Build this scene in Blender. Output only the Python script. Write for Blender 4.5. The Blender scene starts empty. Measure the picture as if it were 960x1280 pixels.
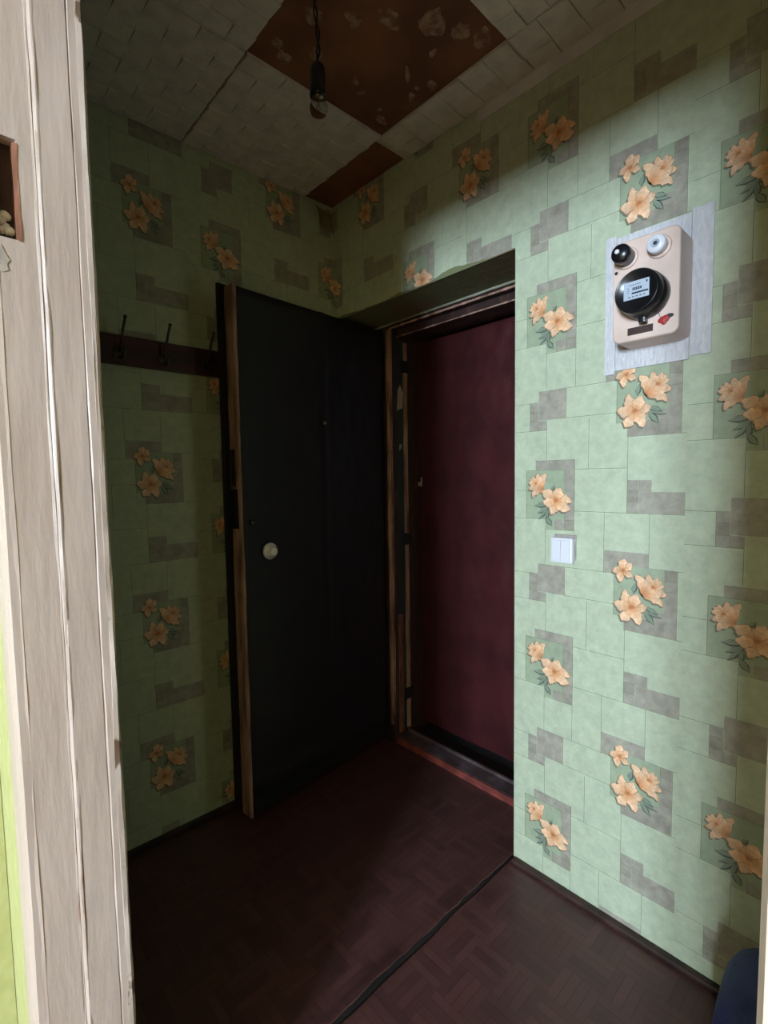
import bpy, bmesh, math, random
from mathutils import Vector, Matrix, noise

random.seed(7)
scene = bpy.context.scene
C = scene.collection

# ------------------------------------------------------------------ camera, light, exposure
F_PX, PITCH, ROLL, YAW, EYE = 614.0, 0.0680, -0.0154, 0.8248, 1.27
def camera_basis():
    cy, sy = math.cos(YAW), math.sin(YAW)
    f0 = Vector((cy, sy, 0)); r0 = Vector((sy, -cy, 0)); u0 = Vector((0, 0, 1))
    f = f0*math.cos(PITCH) - u0*math.sin(PITCH)
    u = u0*math.cos(PITCH) + f0*math.sin(PITCH)
    r = r0*math.cos(ROLL) + u*math.sin(ROLL)
    u2 = u*math.cos(ROLL) - r0*math.sin(ROLL)
    return r, u2, f
CR, CU, CF = camera_basis()
cam_data = bpy.data.cameras.new('camera')
cam = bpy.data.objects.new('camera', cam_data); C.objects.link(cam)
cam.matrix_world = Matrix(((CR.x, CU.x, -CF.x, 0), (CR.y, CU.y, -CF.y, 0), (CR.z, CU.z, -CF.z, EYE), (0, 0, 0, 1)))
cam_data.sensor_fit = 'HORIZONTAL'; cam_data.sensor_width = 36.0
cam_data.lens = F_PX/960.0*36.0
cam_data.clip_start = 0.01
scene.camera = cam

world = bpy.data.worlds.new('daylight'); scene.world = world
world.use_nodes = True
bg = world.node_tree.nodes['Background']
bg.inputs['Color'].default_value = (0.75, 0.87, 1.0, 1); bg.inputs['Strength'].default_value = 1.0

# daylight entering by the window of the room behind the camera
wl = bpy.data.lights.new('window_room_offscreen', 'AREA'); wl.shape = 'RECTANGLE'
wl.size, wl.size_y = 0.86, 1.06
wl.energy = 640.0; wl.color = (0.64, 0.82, 1.0)
wo = bpy.data.objects.new('window_room_offscreen', wl); C.objects.link(wo)
wo.location = (-4.38, -1.20, 1.66); wo.rotation_euler = (math.pi/2, 0, -math.pi/2)

scene.view_settings.view_transform = 'Standard'
scene.view_settings.look = 'None'
scene.view_settings.gamma = 1.0
scene.view_settings.use_curve_mapping = False
scene.view_settings.exposure = 0.0

XR, YL, ZC = 1.36, 1.775, 2.45          # papered right wall, left wall, ceiling
XF0, XF1 = 0.08, 0.175                  # partition with the doorway the photo is taken through
DY0, DY1, DZ = 0.009, 0.75, 1.99        # that doorway
NY = 0.86                               # right side of the entrance niche
NZ = 1.965                              # niche soffit

# ------------------------------------------------------------------ helpers
def lin(r, g, b):
    f = lambda c: (c/255/12.92) if c/255 <= 0.04045 else ((c/255+0.055)/1.055)**2.4
    return (f(r), f(g), f(b), 1.0)

def mat(name, col, rough=0.6, col2=None, nscale=8.0, lo=0.4, hi=0.62, bump=0.0, bscale=60.0, metallic=0.0,
        stretch=(1, 1, 1), spec=0.5, detail=5.0):
    m = bpy.data.materials.new(name); m.use_nodes = True
    nt = m.node_tree; b = nt.nodes['Principled BSDF']
    b.inputs['Base Color'].default_value = col; b.inputs['Roughness'].default_value = rough
    b.inputs['Metallic'].default_value = metallic; b.inputs['Specular IOR Level'].default_value = spec
    tc = nt.nodes.new('ShaderNodeTexCoord'); mp = nt.nodes.new('ShaderNodeMapping')
    mp.inputs['Scale'].default_value = stretch
    nt.links.new(tc.outputs['Object'], mp.inputs['Vector'])
    if col2 is not None:
        n = nt.nodes.new('ShaderNodeTexNoise'); n.inputs['Scale'].default_value = nscale; n.inputs['Detail'].default_value = detail
        nt.links.new(mp.outputs['Vector'], n.inputs['Vector'])
        r = nt.nodes.new('ShaderNodeValToRGB')
        r.color_ramp.elements[0].position = lo; r.color_ramp.elements[0].color = col
        r.color_ramp.elements[1].position = hi; r.color_ramp.elements[1].color = col2
        nt.links.new(n.outputs['Fac'], r.inputs['Fac']); nt.links.new(r.outputs['Color'], b.inputs['Base Color'])
    if bump > 0:
        n2 = nt.nodes.new('ShaderNodeTexNoise'); n2.inputs['Scale'].default_value = bscale; n2.inputs['Detail'].default_value = 4
        nt.links.new(mp.outputs['Vector'], n2.inputs['Vector'])
        bp = nt.nodes.new('ShaderNodeBump'); bp.inputs['Strength'].default_value = bump; bp.inputs['Distance'].default_value = 0.004
        nt.links.new(n2.outputs['Fac'], bp.inputs['Height']); nt.links.new(bp.outputs['Normal'], b.inputs['Normal'])
    return m

def wallpaper_material():
    m = bpy.data.materials.new('wallpaper_print'); m.use_nodes = True
    nt = m.node_tree; b = nt.nodes['Principled BSDF']; b.inputs['Roughness'].default_value = 0.42
    b.inputs['Specular IOR Level'].default_value = 0.45
    a = nt.nodes.new('ShaderNodeAttribute'); a.attribute_name = 'print_colour'
    tc = nt.nodes.new('ShaderNodeTexCoord')
    n = nt.nodes.new('ShaderNodeTexNoise'); n.inputs['Scale'].default_value = 38; n.inputs['Detail'].default_value = 6
    n.inputs['Roughness'].default_value = 0.65
    nt.links.new(tc.outputs['Object'], n.inputs['Vector'])
    mr = nt.nodes.new('ShaderNodeMapRange'); mr.inputs['From Min'].default_value = 0.3; mr.inputs['From Max'].default_value = 0.7
    mr.inputs['To Min'].default_value = 0.86; mr.inputs['To Max'].default_value = 1.14
    nt.links.new(n.outputs['Fac'], mr.inputs['Value'])
    for sock, v0, v1 in (('To Min', 0.78, 0.88), ('To Max', 1.22, 1.12)):
        q = nt.nodes.new('ShaderNodeMapRange'); q.inputs['To Min'].default_value = v0; q.inputs['To Max'].default_value = v1
        nt.links.new(a.outputs['Alpha'], q.inputs['Value']); nt.links.new(q.outputs['Result'], mr.inputs[sock])
    mx = nt.nodes.new('ShaderNodeVectorMath'); mx.operation = 'SCALE'
    nt.links.new(a.outputs['Color'], mx.inputs[0]); nt.links.new(mr.outputs['Result'], mx.inputs['Scale'])
    nt.links.new(mx.outputs['Vector'], b.inputs['Base Color'])
    n2 = nt.nodes.new('ShaderNodeTexNoise'); n2.inputs['Scale'].default_value = 9; n2.inputs['Detail'].default_value = 8
    n2.inputs['Roughness'].default_value = 0.6
    nt.links.new(tc.outputs['Object'], n2.inputs['Vector'])
    bp = nt.nodes.new('ShaderNodeBump'); bp.inputs['Strength'].default_value = 0.35; bp.inputs['Distance'].default_value = 0.008
    nt.links.new(n2.outputs['Fac'], bp.inputs['Height']); nt.links.new(bp.outputs['Normal'], b.inputs['Normal'])
    return m

def linoleum_material():
    # dark brown linoleum printed with basket-woven parquet blocks
    m = bpy.data.materials.new('parquet_print_linoleum'); m.use_nodes = True
    nt = m.node_tree; b = nt.nodes['Principled BSDF']
    N = nt.nodes.new; L = nt.links.new
    def math_(op, a, bb=None):
        n = N('ShaderNodeMath'); n.operation = op
        for i, v in enumerate((a, bb)):
            if v is None: continue
            if isinstance(v, (int, float)): n.inputs[i].default_value = v
            else: L(v, n.inputs[i])
        return n.outputs[0]
    tc = N('ShaderNodeTexCoord'); sp = N('ShaderNodeSeparateXYZ'); L(tc.outputs['Object'], sp.inputs[0])
    x = math_('DIVIDE', sp.outputs['X'], 0.095); y = math_('DIVIDE', sp.outputs['Y'], 0.095)
    par = math_('FLOORED_MODULO', math_('ADD', math_('FLOOR', x), math_('FLOOR', y)), 2.0)
    fx = math_('FRACT', x); fy = math_('FRACT', y)
    mixv = math_('ADD', math_('MULTIPLY', fx, par), math_('MULTIPLY', fy, math_('SUBTRACT', 1.0, par)))
    s = math_('MULTIPLY', mixv, 4.0); fs = math_('FRACT', s)
    line = math_('LESS_THAN', math_('ABSOLUTE', math_('SUBTRACT', fs, 0.5)), 0.455)
    cell = N('ShaderNodeCombineXYZ'); L(math_('FLOOR', x), cell.inputs[0]); L(math_('FLOOR', y), cell.inputs[1]); L(math_('FLOOR', s), cell.inputs[2])
    wn = N('ShaderNodeTexWhiteNoise'); wn.noise_dimensions = '3D'; L(cell.outputs[0], wn.inputs['Vector'])
    no = N('ShaderNodeTexNoise'); no.inputs['Scale'].default_value = 14; no.inputs['Detail'].default_value = 6; L(tc.outputs['Object'], no.inputs['Vector'])
    t = math_('ADD', math_('MULTIPLY', wn.outputs['Value'], 0.55), math_('MULTIPLY', no.outputs['Fac'], 0.6))
    r = N('ShaderNodeValToRGB'); r.color_ramp.elements[0].position = 0.2; r.color_ramp.elements[0].color = lin(72, 45, 44)
    r.color_ramp.elements[1].position = 0.95; r.color_ramp.elements[1].color = lin(94, 60, 56)
    L(t, r.inputs['Fac'])
    mx = N('ShaderNodeMix'); mx.data_type = 'RGBA'; mx.inputs['A'].default_value = lin(64, 40, 39)
    L(line, mx.inputs['Factor']); L(r.outputs['Color'], mx.inputs['B'])
    L(mx.outputs['Result'], b.inputs['Base Color'])
    rr = N('ShaderNodeMapRange'); rr.inputs['To Min'].default_value = 0.28; rr.inputs['To Max'].default_value = 0.55
    L(no.outputs['Fac'], rr.inputs['Value']); L(rr.outputs['Result'], b.inputs['Roughness'])
    n2 = N('ShaderNodeTexNoise'); n2.inputs['Scale'].default_value = 6; n2.inputs['Detail'].default_value = 5; L(tc.outputs['Object'], n2.inputs['Vector'])
    bp = N('ShaderNodeBump'); bp.inputs['Strength'].default_value = 0.4; bp.inputs['Distance'].default_value = 0.01
    L(n2.outputs['Fac'], bp.inputs['Height']); L(bp.outputs['Normal'], b.inputs['Normal'])
    return m

M = {}
M['paper'] = wallpaper_material()
M['lino'] = linoleum_material()
M['plaster'] = mat('old_plaster', lin(120, 118, 100), 0.85, lin(150, 148, 128), 5)
M['soffit'] = mat('dirty_green_plaster', lin(116, 118, 82), 0.85, lin(128, 100, 76), 6, 0.5, 0.72, 0.4, 30)
M['whitewash'] = mat('whitewash', lin(222, 216, 214), 0.8, lin(206, 198, 196), 12, bump=0.2)
M['slab'] = mat('dark_subfloor', lin(26, 18, 16), 0.8, lin(40, 28, 24), 10)
M['plinth'] = mat('brown_plinth_paint', lin(44, 27, 22), 0.5, lin(66, 42, 34), 14)
M['foam'] = mat('polystyrene_tile', lin(222, 212, 202), 0.75, lin(208, 198, 188), 20, bump=0.15, bscale=300)
M['hardboard'] = mat('brown_glue_ceiling', lin(104, 62, 42), 0.75, lin(140, 88, 60), 5, 0.35, 0.7, 0.3, 20)
M['glue'] = mat('dried_white_glue', lin(172, 140, 114), 0.7, lin(122, 78, 56), 40, 0.35, 0.6)
M['cream'] = mat('cream_gloss_paint', lin(184, 166, 159), 0.42, lin(174, 155, 147), 3.0, 0.4, 0.7, 0.35, 9, stretch=(6, 6, 1))
M['creamedge'] = mat('chipped_cream_paint', lin(192, 176, 168), 0.45, lin(112, 90, 74), 34, 0.60, 0.64, 0.5, 30, stretch=(1, 1, 0.5))
M['seam'] = mat('cracked_paint_seam', lin(160, 142, 132), 0.5, lin(112, 80, 68), 18, 0.60, 0.68, 0.5, 40, stretch=(1, 1, 0.3))
M['mortise'] = mat('bare_dark_mortise', lin(60, 26, 20), 0.7, lin(28, 14, 12), 30)
M['orangewood'] = mat('raw_orange_wood', lin(140, 90, 66), 0.7, lin(96, 58, 44), 30, stretch=(1, 1, 0.3))
M['greypaint'] = mat('grey_blue_paint', lin(150, 138, 132), 0.6, lin(172, 158, 150), 60)
M['roomwall'] = mat('yellow_green_wallpaper', lin(168, 168, 112), 0.7, lin(182, 182, 130), 26, 0.35, 0.7, 0.2, 60)
M['roompale'] = mat('pale_room_wall', lin(206, 184, 120), 0.8)
M['roomceil'] = mat('room_ceiling_white', lin(220, 212, 198), 0.8)
M['roomfloor'] = mat('room_floor_brown', lin(150, 112, 76), 0.5, lin(136, 98, 66), 5)
M['blackdoor'] = mat('black_leatherette', lin(14, 11, 14), 0.55, lin(24, 19, 20), 5, 0.5, 0.75, 0.25, 90)
M['maroon'] = mat('maroon_leatherette', lin(70, 29, 31), 0.36, lin(55, 23, 25), 6, 0.4, 0.7, 0.3, 60)
M['wood'] = mat('worn_wood_edge', lin(182, 142, 124), 0.65, lin(110, 74, 62), 9, 0.42, 0.66, 0.4, 40, stretch=(3, 3, 0.5))
M['brownpaint'] = mat('dark_brown_paint', lin(52, 34, 30), 0.5, lin(84, 56, 46), 16, 0.5, 0.75, 0.3, 40, stretch=(2, 2, 0.6))
M['teal'] = mat('dark_teal_paint', lin(34, 46, 48), 0.5, lin(46, 56, 54), 12, stretch=(2, 2, 0.6))
M['sillwood'] = mat('scuffed_threshold_wood', lin(104, 88, 90), 0.45, lin(70, 54, 54), 14, 0.4, 0.65, 0.4, 40)
M['redpaint'] = mat('red_brown_sill_paint', lin(140, 66, 54), 0.5, lin(100, 46, 40), 16)
M['rackwood'] = mat('dark_varnished_board', lin(70, 32, 28), 0.5, lin(48, 22, 20), 8, stretch=(0.3, 3, 3))
M['iron'] = mat('dull_steel', lin(88, 80, 72), 0.4, lin(60, 52, 48), 30, metallic=0.8)
M['blackmetal'] = mat('blackened_iron', lin(24, 22, 22), 0.5)
M['bakelite'] = mat('black_bakelite', lin(22, 21, 23), 0.28)
M['cord'] = mat('black_cord', lin(20, 16, 15), 0.6)
M['brass'] = mat('bulb_cap_metal', lin(150, 130, 100), 0.35, metallic=0.9)
M['enamel'] = mat('beige_enamel', lin(222, 194, 180), 0.4, lin(204, 176, 160), 9, 0.5, 0.75, 0.1, 60)
M['enamelside'] = M['enamel']
M['whiteplastic'] = mat('white_plastic', lin(222, 218, 222), 0.35)
M['greyglass'] = mat('dial_face', lin(176, 184, 196), 0.3)
M['dialink'] = mat('dial_ink', lin(40, 42, 52), 0.5)
M['plate'] = mat('dark_brown_plate', lin(48, 30, 28), 0.45, lin(64, 44, 38), 30)
M['wax'] = mat('red_wax', lin(176, 44, 42), 0.5, lin(150, 34, 34), 60)
M['foamwhite'] = mat('white_foam_strip', lin(212, 206, 206), 0.7, lin(200, 194, 196), 40, bump=1.0, bscale=70, stretch=(1, 3, 1))
M['knob'] = mat('grey_white_knob', lin(244, 238, 236), 0.3, lin(230, 222, 220), 50)
M['navy'] = mat('navy_fabric', lin(50, 62, 112), 0.75, lin(38, 46, 90), 20, bump=0.4, bscale=120)
M['darkgrey'] = mat('dark_strap', lin(24, 24, 30), 0.7)
M['paperscrap'] = mat('pale_paper_scrap', lin(176, 164, 150), 0.7)
gm = bpy.data.materials.new('clear_bulb_glass'); gm.use_nodes = True
gb = gm.node_tree.nodes['Principled BSDF']; gb.inputs['Transmission Weight'].default_value = 1.0
gb.inputs['Roughness'].default_value = 0.02; gb.inputs['IOR'].default_value = 1.12; gb.inputs['Base Color'].default_value = (0.75, 0.75, 0.75, 1)
M['glass'] = gm

def obj(name, bm_or_me, m=None, parent=None, smooth=False, loc=None):
    if isinstance(bm_or_me, bmesh.types.BMesh):
        me = bpy.data.meshes.new(name); bm_or_me.to_mesh(me); bm_or_me.free()
    else: me = bm_or_me
    if m is not None and not me.materials: me.materials.append(M[m] if isinstance(m, str) else m)
    if smooth:
        for p in me.polygons: p.use_smooth = True
    o = bpy.data.objects.new(name, me); C.objects.link(o)
    if parent is not None: o.parent = parent
    if loc is not None: o.location = loc
    return o

def empty(name, loc=(0, 0, 0), rot=(0, 0, 0)):
    o = bpy.data.objects.new(name, None); C.objects.link(o); o.location = loc; o.rotation_euler = rot
    o.empty_display_size = 0.05
    return o

def tag(o, label=None, cat=None, group=None, kind=None):
    if label: o['label'] = label
    if cat: o['category'] = cat
    if group: o['group'] = group
    if kind: o['kind'] = kind
    return o

def box(bm, x0, x1, y0, y1, z0, z1, bevel=0.0):
    vs = [bm.verts.new(p) for p in ((x0, y0, z0), (x1, y0, z0), (x1, y1, z0), (x0, y1, z0), (x0, y0, z1), (x1, y0, z1), (x1, y1, z1), (x0, y1, z1))]
    fs = [bm.faces.new([vs[i] for i in f]) for f in ((3, 2, 1, 0), (4, 5, 6, 7), (0, 1, 5, 4), (1, 2, 6, 5), (2, 3, 7, 6), (3, 0, 4, 7))]
    if bevel > 0:
        es = list({e for f in fs for e in f.edges})
        bmesh.ops.bevel(bm, geom=es, offset=bevel, segments=2, affect='EDGES', profile=0.6)
    return bm

def boxes(*bs, bevel=0.0):
    bm = bmesh.new()
    for b in bs: box(bm, *b, bevel=bevel)
    return bm

def lathe(profile, seg=32, axis='Z', centre=(0, 0, 0), sx=1.0, sy=1.0):
    """profile: [(r, h)]; axis: the direction h runs along ('-X' for things on the right wall)."""
    bm = bmesh.new(); rings = []
    for r, h in profile:
        ring = []
        for i in range(seg):
            a = 2*math.pi*i/seg; p, q = r*math.cos(a)*sx, r*math.sin(a)*sy
            v = {'Z': (p, q, h), '-X': (-h, p, q), 'Y': (p, h, q), '-Y': (p, -h, q)}[axis]
            ring.append(bm.verts.new((v[0]+centre[0], v[1]+centre[1], v[2]+centre[2])))
        rings.append(ring)
    for a, b in zip(rings, rings[1:]):
        for i in range(seg): bm.faces.new((a[i], a[(i+1) % seg], b[(i+1) % seg], b[i]))
    bm.faces.new(rings[0]); bm.faces.new(rings[-1])
    bmesh.ops.recalc_face_normals(bm, faces=bm.faces)
    return bm

def tube(pts, r, seg=8, bm=None, taper=None):
    bm = bm or bmesh.new(); pts = [Vector(p) for p in pts]; rings = []
    for i, p in enumerate(pts):
        d = (pts[min(i+1, len(pts)-1)] - pts[max(i-1, 0)]).normalized()
        a = d.cross(Vector((0.31, 0.7, 0.2))).normalized(); b = d.cross(a)
        rr = r if taper is None else taper[i]
        rings.append([bm.verts.new(p + (a*math.cos(t) + b*math.sin(t))*rr) for t in [2*math.pi*k/seg for k in range(seg)]])
    for a, b in zip(rings, rings[1:]):
        for k in range(seg): bm.faces.new((a[k], a[(k+1) % seg], b[(k+1) % seg], b[k]))
    bm.faces.new(rings[0]); bm.faces.new(rings[-1])
    bmesh.ops.recalc_face_normals(bm, faces=bm.faces)
    return bm

def extrude_profile(prof, z0, z1, step=0.03, wob=0.0, seed=0.0, close=True):
    """horizontal outline [(x, y)] drawn up from z0 to z1, with a slight unevenness along the height."""
    bm = bmesh.new(); n = max(2, int((z1-z0)/step)+1); rings = []
    for k in range(n):
        z = z0 + (z1-z0)*k/(n-1); ring = []
        for i, (x, y) in enumerate(prof):
            dx = wob*noise.noise((i*3.1+seed, z*6, 1.7)) + 0.5*wob*noise.noise((i*3.1+seed, z*25, 4.2))
            dy = wob*noise.noise((i*2.3+seed, z*6, 9.1)) + 0.5*wob*noise.noise((i*2.3+seed, z*25, 6.6))
            ring.append(bm.verts.new((x+dx, y+dy, z)))
        rings.append(ring)
    m = len(prof)
    for a, b in zip(rings, rings[1:]):
        for i in range(m if close else m-1): bm.faces.new((a[i], a[(i+1) % m], b[(i+1) % m], b[i]))
    if close:
        bm.faces.new(rings[0]); bm.faces.new(rings[-1])
    bmesh.ops.recalc_face_normals(bm, faces=bm.faces)
    return bm

# ------------------------------------------------------------------ room shell
# floor slab of hall and of the room behind the camera
floor = obj('floor', boxes((XF0, 1.84, -1.7, YL+0.2, -0.12, -0.006)), 'slab'); tag(floor, kind='structure')
obj('room_boards', boxes((-4.3, XF0, -2.4, 1.3, -0.12, -0.0005)), 'roomfloor', floor)

def lino_sheet(x0, x1, edge_fn, y_other, z, lift_fn, nx=90, ny=26):
    """a sheet whose cut edge follows edge_fn(x); lift_fn(x, d) raises it at distance d from that edge."""
    bm = bmesh.new(); rows = []
    for j in range(ny+1):
        t = (j/ny)**2
        row = []
        for i in range(nx+1):
            x = x0+(x1-x0)*i/nx; ye = edge_fn(x); y = ye+(y_other-ye)*t
            row.append(bm.verts.new((x, y, z+lift_fn(x, abs(y-ye)))))
        rows.append(row)
    up = y_other > edge_fn(x0)
    for j in range(ny):
        for i in range(nx):
            f = (rows[j][i], rows[j][i+1], rows[j+1][i+1], rows[j+1][i])
            bm.faces.new(f if up else f[::-1])
    lo = [bm.verts.new((v.co.x, v.co.y, max(-0.0055, v.co.z-0.003))) for v in rows[0]]
    for i in range(nx):
        f = (lo[i], lo[i+1], rows[0][i+1], rows[0][i]); bm.faces.new(f if up else f[::-1])
    return bm

def edge_far(x):
    return 0.872 + 0.010*noise.noise((x*6, 0.3, 0)) + 0.004*noise.noise((x*30, 2.3, 0)) + 0.007*math.exp(-((x-0.72)/0.10)**2)
def lift_far(x, d):
    curl = 0.004 + 0.007*math.exp(-((x-0.76)/0.09)**2) + 0.006*math.exp(-((x-0.60)/0.06)**2) + 0.002*abs(noise.noise((x*9, 5, 0)))
    return curl*math.exp(-(d/0.03)**2) + 0.0015*noise.noise((x*5, d*5, 3))
def edge_near(x):
    return 0.866 + 0.004*noise.noise((x*8, 7.3, 0)) - 0.001*math.exp(-((x-0.80)/0.15)**2)
def lift_near(x, d):
    return 0.0005 + 0.001*noise.noise((x*6, d*6, 8))
far_sheet = obj('linoleum_sheet', lino_sheet(0.18, 1.585, edge_far, YL, 0.0, lift_far), 'lino', floor, True)
near_sheet = obj('linoleum_sheet', lino_sheet(0.08, XR, edge_near, -1.7, -0.002, lift_near), 'lino', floor, True)
del far_sheet, near_sheet

# hall ceiling, room ceiling
ceiling = obj('ceiling', boxes((XF0-0.01, 1.86, -1.7, YL+0.2, ZC, ZC+0.15)), 'hardboard'); tag(ceiling, kind='structure')
obj('room_ceiling', boxes((-4.3, XF0-0.01, -2.4, 1.3, ZC, ZC+0.15)), 'roomceil', ceiling)

def foam_tile(x0, x1, y0, y1, n, base=0.5, seed=0):
    """polystyrene ceiling tile: a thin slab with a basket weave of slanted pads standing out of its underside."""
    bm = bmesh.new(); zt = ZC-0.0005; zb = ZC-0.005
    box(bm, x0, x1, y0, y1, zb, zt)
    c = base/n; rnd = random.Random(seed)
    i = 0
    for i in range(int(math.ceil((x1-x0)/c-0.02))):
        for j in range(int(math.ceil((y1-y0)/c-0.02))):
            a0, a1 = x0+i*c+0.0006, min(x0+(i+1)*c, x1)-0.0006
            b0, b1 = y0+j*c+0.0006, min(y0+(j+1)*c, y1)-0.0006
            if a1-a0 < 0.01 or b1-b0 < 0.01: continue
            h = 0.008+0.001*rnd.random()
            if (i+j) % 2: hs = (0.3*h, 0.45*h, 0.45*h, 0.3*h)
            else: hs = (h, h, 0.25*h, 0.25*h)
            cor = [(a0, b0), (a1, b0), (a1, b1), (a0, b1)]
            top = [bm.verts.new((p[0], p[1], zb+0.0002)) for p in cor]
            bot = [bm.verts.new((p[0], p[1], zb-q)) for p, q in zip(cor, hs)]
            mid = bm.verts.new(((a0+a1)/2, (b0+b1)/2, zb-sum(hs)/4-0.0012))
            for k in range(4):
                bm.faces.new((bot[k], mid, bot[(k+1) % 4]))
                bm.faces.new((top[k], bot[k], bot[(k+1) % 4], top[(k+1) % 4]))
    bmesh.ops.recalc_face_normals(bm, faces=bm.faces)
    return bm
GX = [0.205, 0.708, 1.213, XR-0.002]; GY = [-1.71, -1.21, -0.705, -0.205, 0.292, 0.795, 1.295, YL-0.002]
for a in range(3):
    for b in range(len(GY)-1):
        if a == 1 and b == 5: continue                     # the tile that has come off
        if a == 2 and b == 6: continue                     # the bare corner
        n = 8 if (a < 2 and b >= 4) else 6
        y1 = GY[b+1]-0.0015
        if a == 2 and b == 5: y1 = 1.325
        obj('ceiling_tile', foam_tile(GX[a]+0.0015+(0.003 if b == 6 else 0), GX[a+1]-0.0015, GY[b]+0.0015, y1, n, seed=a*9+b), 'foam', ceiling)
obj('ceiling_tile', foam_tile(XF1, GX[0]-0.002, -1.7, YL-0.002, 9), 'foam', ceiling)

def blob(cx, cy, r, seed, z=ZC, h=0.0015, asp=1.0, rot=0.0):
    bm = bmesh.new(); c = bm.verts.new((cx, cy, z-h)); ring = []
    for k in range(16):
        a = 2*math.pi*k/16; rr = r*(0.75+0.9*abs(noise.noise((math.cos(a)*1.3+seed, math.sin(a)*1.3, seed*2.1))))
        dx, dy = rr*math.cos(a)*asp, rr*math.sin(a)
        ring.append(bm.verts.new((cx+dx*math.cos(rot)-dy*math.sin(rot), cy+dx*math.sin(rot)+dy*math.cos(rot), z-0.0001)))
    for k in range(16): bm.faces.new((ring[(k+1) % 16], ring[k], c))
    return bm
for k, (gx, gy, gr, asp, rot) in enumerate([(1.165, 1.245, 0.012, 2.2, 0.3), (1.13, 1.215, 0.008, 1.2, 0), (1.17, 1.11, 0.011, 1.8, 0.9), (1.18, 1.035, 0.014, 1.6, 0.2), (1.10, 1.06, 0.007, 4.5, 0.7),
                                            (1.155, 1.075, 0.007, 1.5, 0), (0.80, 1.25, 0.022, 1, 0), (0.86, 1.18, 0.020, 1.2, 1), (0.79, 1.09, 0.025, 1.0, 0), (0.87, 1.03, 0.02, 1.3, 0.4),
                                            (1.03, 0.90, 0.035, 1.3, 0.5), (1.11, 0.87, 0.03, 1, 0.2), (1.17, 0.845, 0.025, 1.3, 0.8), (1.10, 0.96, 0.008, 2.5, 1.2), (0.94, 0.97, 0.022, 1.5, 0.2),
                                            (1.0, 1.18, 0.010, 1.5, 0.7), (0.76, 1.22, 0.014, 1.3, 0.4), (1.04, 1.2, 0.008, 2, 2.2)]):
    obj('glue_dab', blob(gx, gy, gr, k*1.7+0.3, asp=asp, rot=rot), 'glue', ceiling)

# right wall with the entrance niche, left wall
wall_right = obj('wall_right', boxes((XR, 1.86, -1.7, NY, -0.1, ZC)), 'plaster'); tag(wall_right, kind='structure')
lintel = obj('niche_lintel', boxes((XR, 1.86, NY, YL+0.001, NZ, ZC)), 'soffit', wall_right)
bead = bmesh.new()
tube([(1.566, NY + (YL-NY)*t, NZ-0.003+0.002*noise.noise((t*14, 0, 0))) for t in [k/24 for k in range(25)]], 0.007, 6, bead,
     [0.005+0.003*abs(noise.noise((k*0.7, 3, 0))) for k in range(25)])
obj('plaster_bead', bead, 'plaster', wall_right, True)
obj('whitewash_strip', boxes((XR-0.0035, XR, -1.7, 0.997, 2.402, ZC)), 'whitewash', wall_right)
wall_left = obj('wall_left', boxes((XF0, 1.86, YL, YL+0.2, -0.1, ZC)), 'plaster'); tag(wall_left, kind='structure')
tag(obj('wall_light_block', boxes((1.862, 1.95, 0.6, 2.1, -0.12, 2.6))), kind='structure').data.materials.append(M['plaster'])  # unseen wall added behind the outer door to block light leaking round it
hall_end = obj('wall_hall_end', boxes((XF0, 1.86, -1.9, -1.7, -0.1, ZC)), 'roomwall'); tag(hall_end, kind='structure')

# partition with the doorway
wall_front = obj('wall_front', boxes((XF0, XF1, -2.4, DY0-0.03, -0.1, ZC), (XF0, XF1, DY1+0.03, YL, -0.1, ZC), (XF0, XF1, DY0-0.03, DY1+0.03, DZ+0.03, ZC)), 'plaster')
tag(wall_front, kind='structure')
obj('room_wallpaper', boxes((XF0-0.003, XF0, -2.4, DY0-0.03, 0, ZC), (XF0-0.003, XF0, DY1+0.03, 1.3, 0, ZC), (XF0-0.003, XF0, DY0-0.03, DY1+0.03, DZ+0.03, ZC)), 'roomwall', wall_front)
obj('hall_wallpaper', boxes((XF1, XF1+0.002, -1.7, DY0-0.03, 0, ZC), (XF1, XF1+0.002, DY1+0.03, YL, 0, ZC), (XF1, XF1+0.002, DY0-0.03, DY1+0.03, DZ+0.03, ZC)), 'roomwall', wall_front)
# the room behind the camera, with its window
WY0, WY1, WZ0, WZ1 = -1.65, -0.75, 1.11, 2.21
tag(obj('wall_back', boxes((-4.4, -4.2, -2.4, WY0, -0.1, ZC), (-4.4, -4.2, WY1, 1.3, -0.1, ZC), (-4.4, -4.2, WY0, WY1, -0.1, WZ0), (-4.4, -4.2, WY0, WY1, WZ1, ZC)), 'roompale'), kind='structure')
tag(obj('wall_room_left', boxes((-4.4, XF0-0.004, 1.3, 1.4, -0.1, ZC)), 'roomwall'), kind='structure')
tag(obj('wall_room_right', boxes((-4.4, XF0-0.004, -2.5, -2.4, -0.1, ZC)), 'roompale'), kind='structure')
win = empty('window_1', (-4.3, (WY0+WY1)/2, WZ0)); tag(win, kind='structure')
hw, hh = (WY1-WY0)/2, WZ1-WZ0
obj('window_frame', boxes((-0.05, 0, -hw, -hw+0.05, 0, hh), (-0.05, 0, hw-0.05, hw, 0, hh), (-0.05, 0, -hw+0.05, hw-0.05, 0, 0.05), (-0.05, 0, -hw+0.05, hw-0.05, hh-0.05, hh), (-0.05, 0, -0.03, 0.03, 0.05, hh-0.05)), 'cream', win)
obj('window_sill', boxes((0.0, 0.22, -hw-0.05, hw+0.05, -0.03, 0.0)), 'cream', win)

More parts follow.
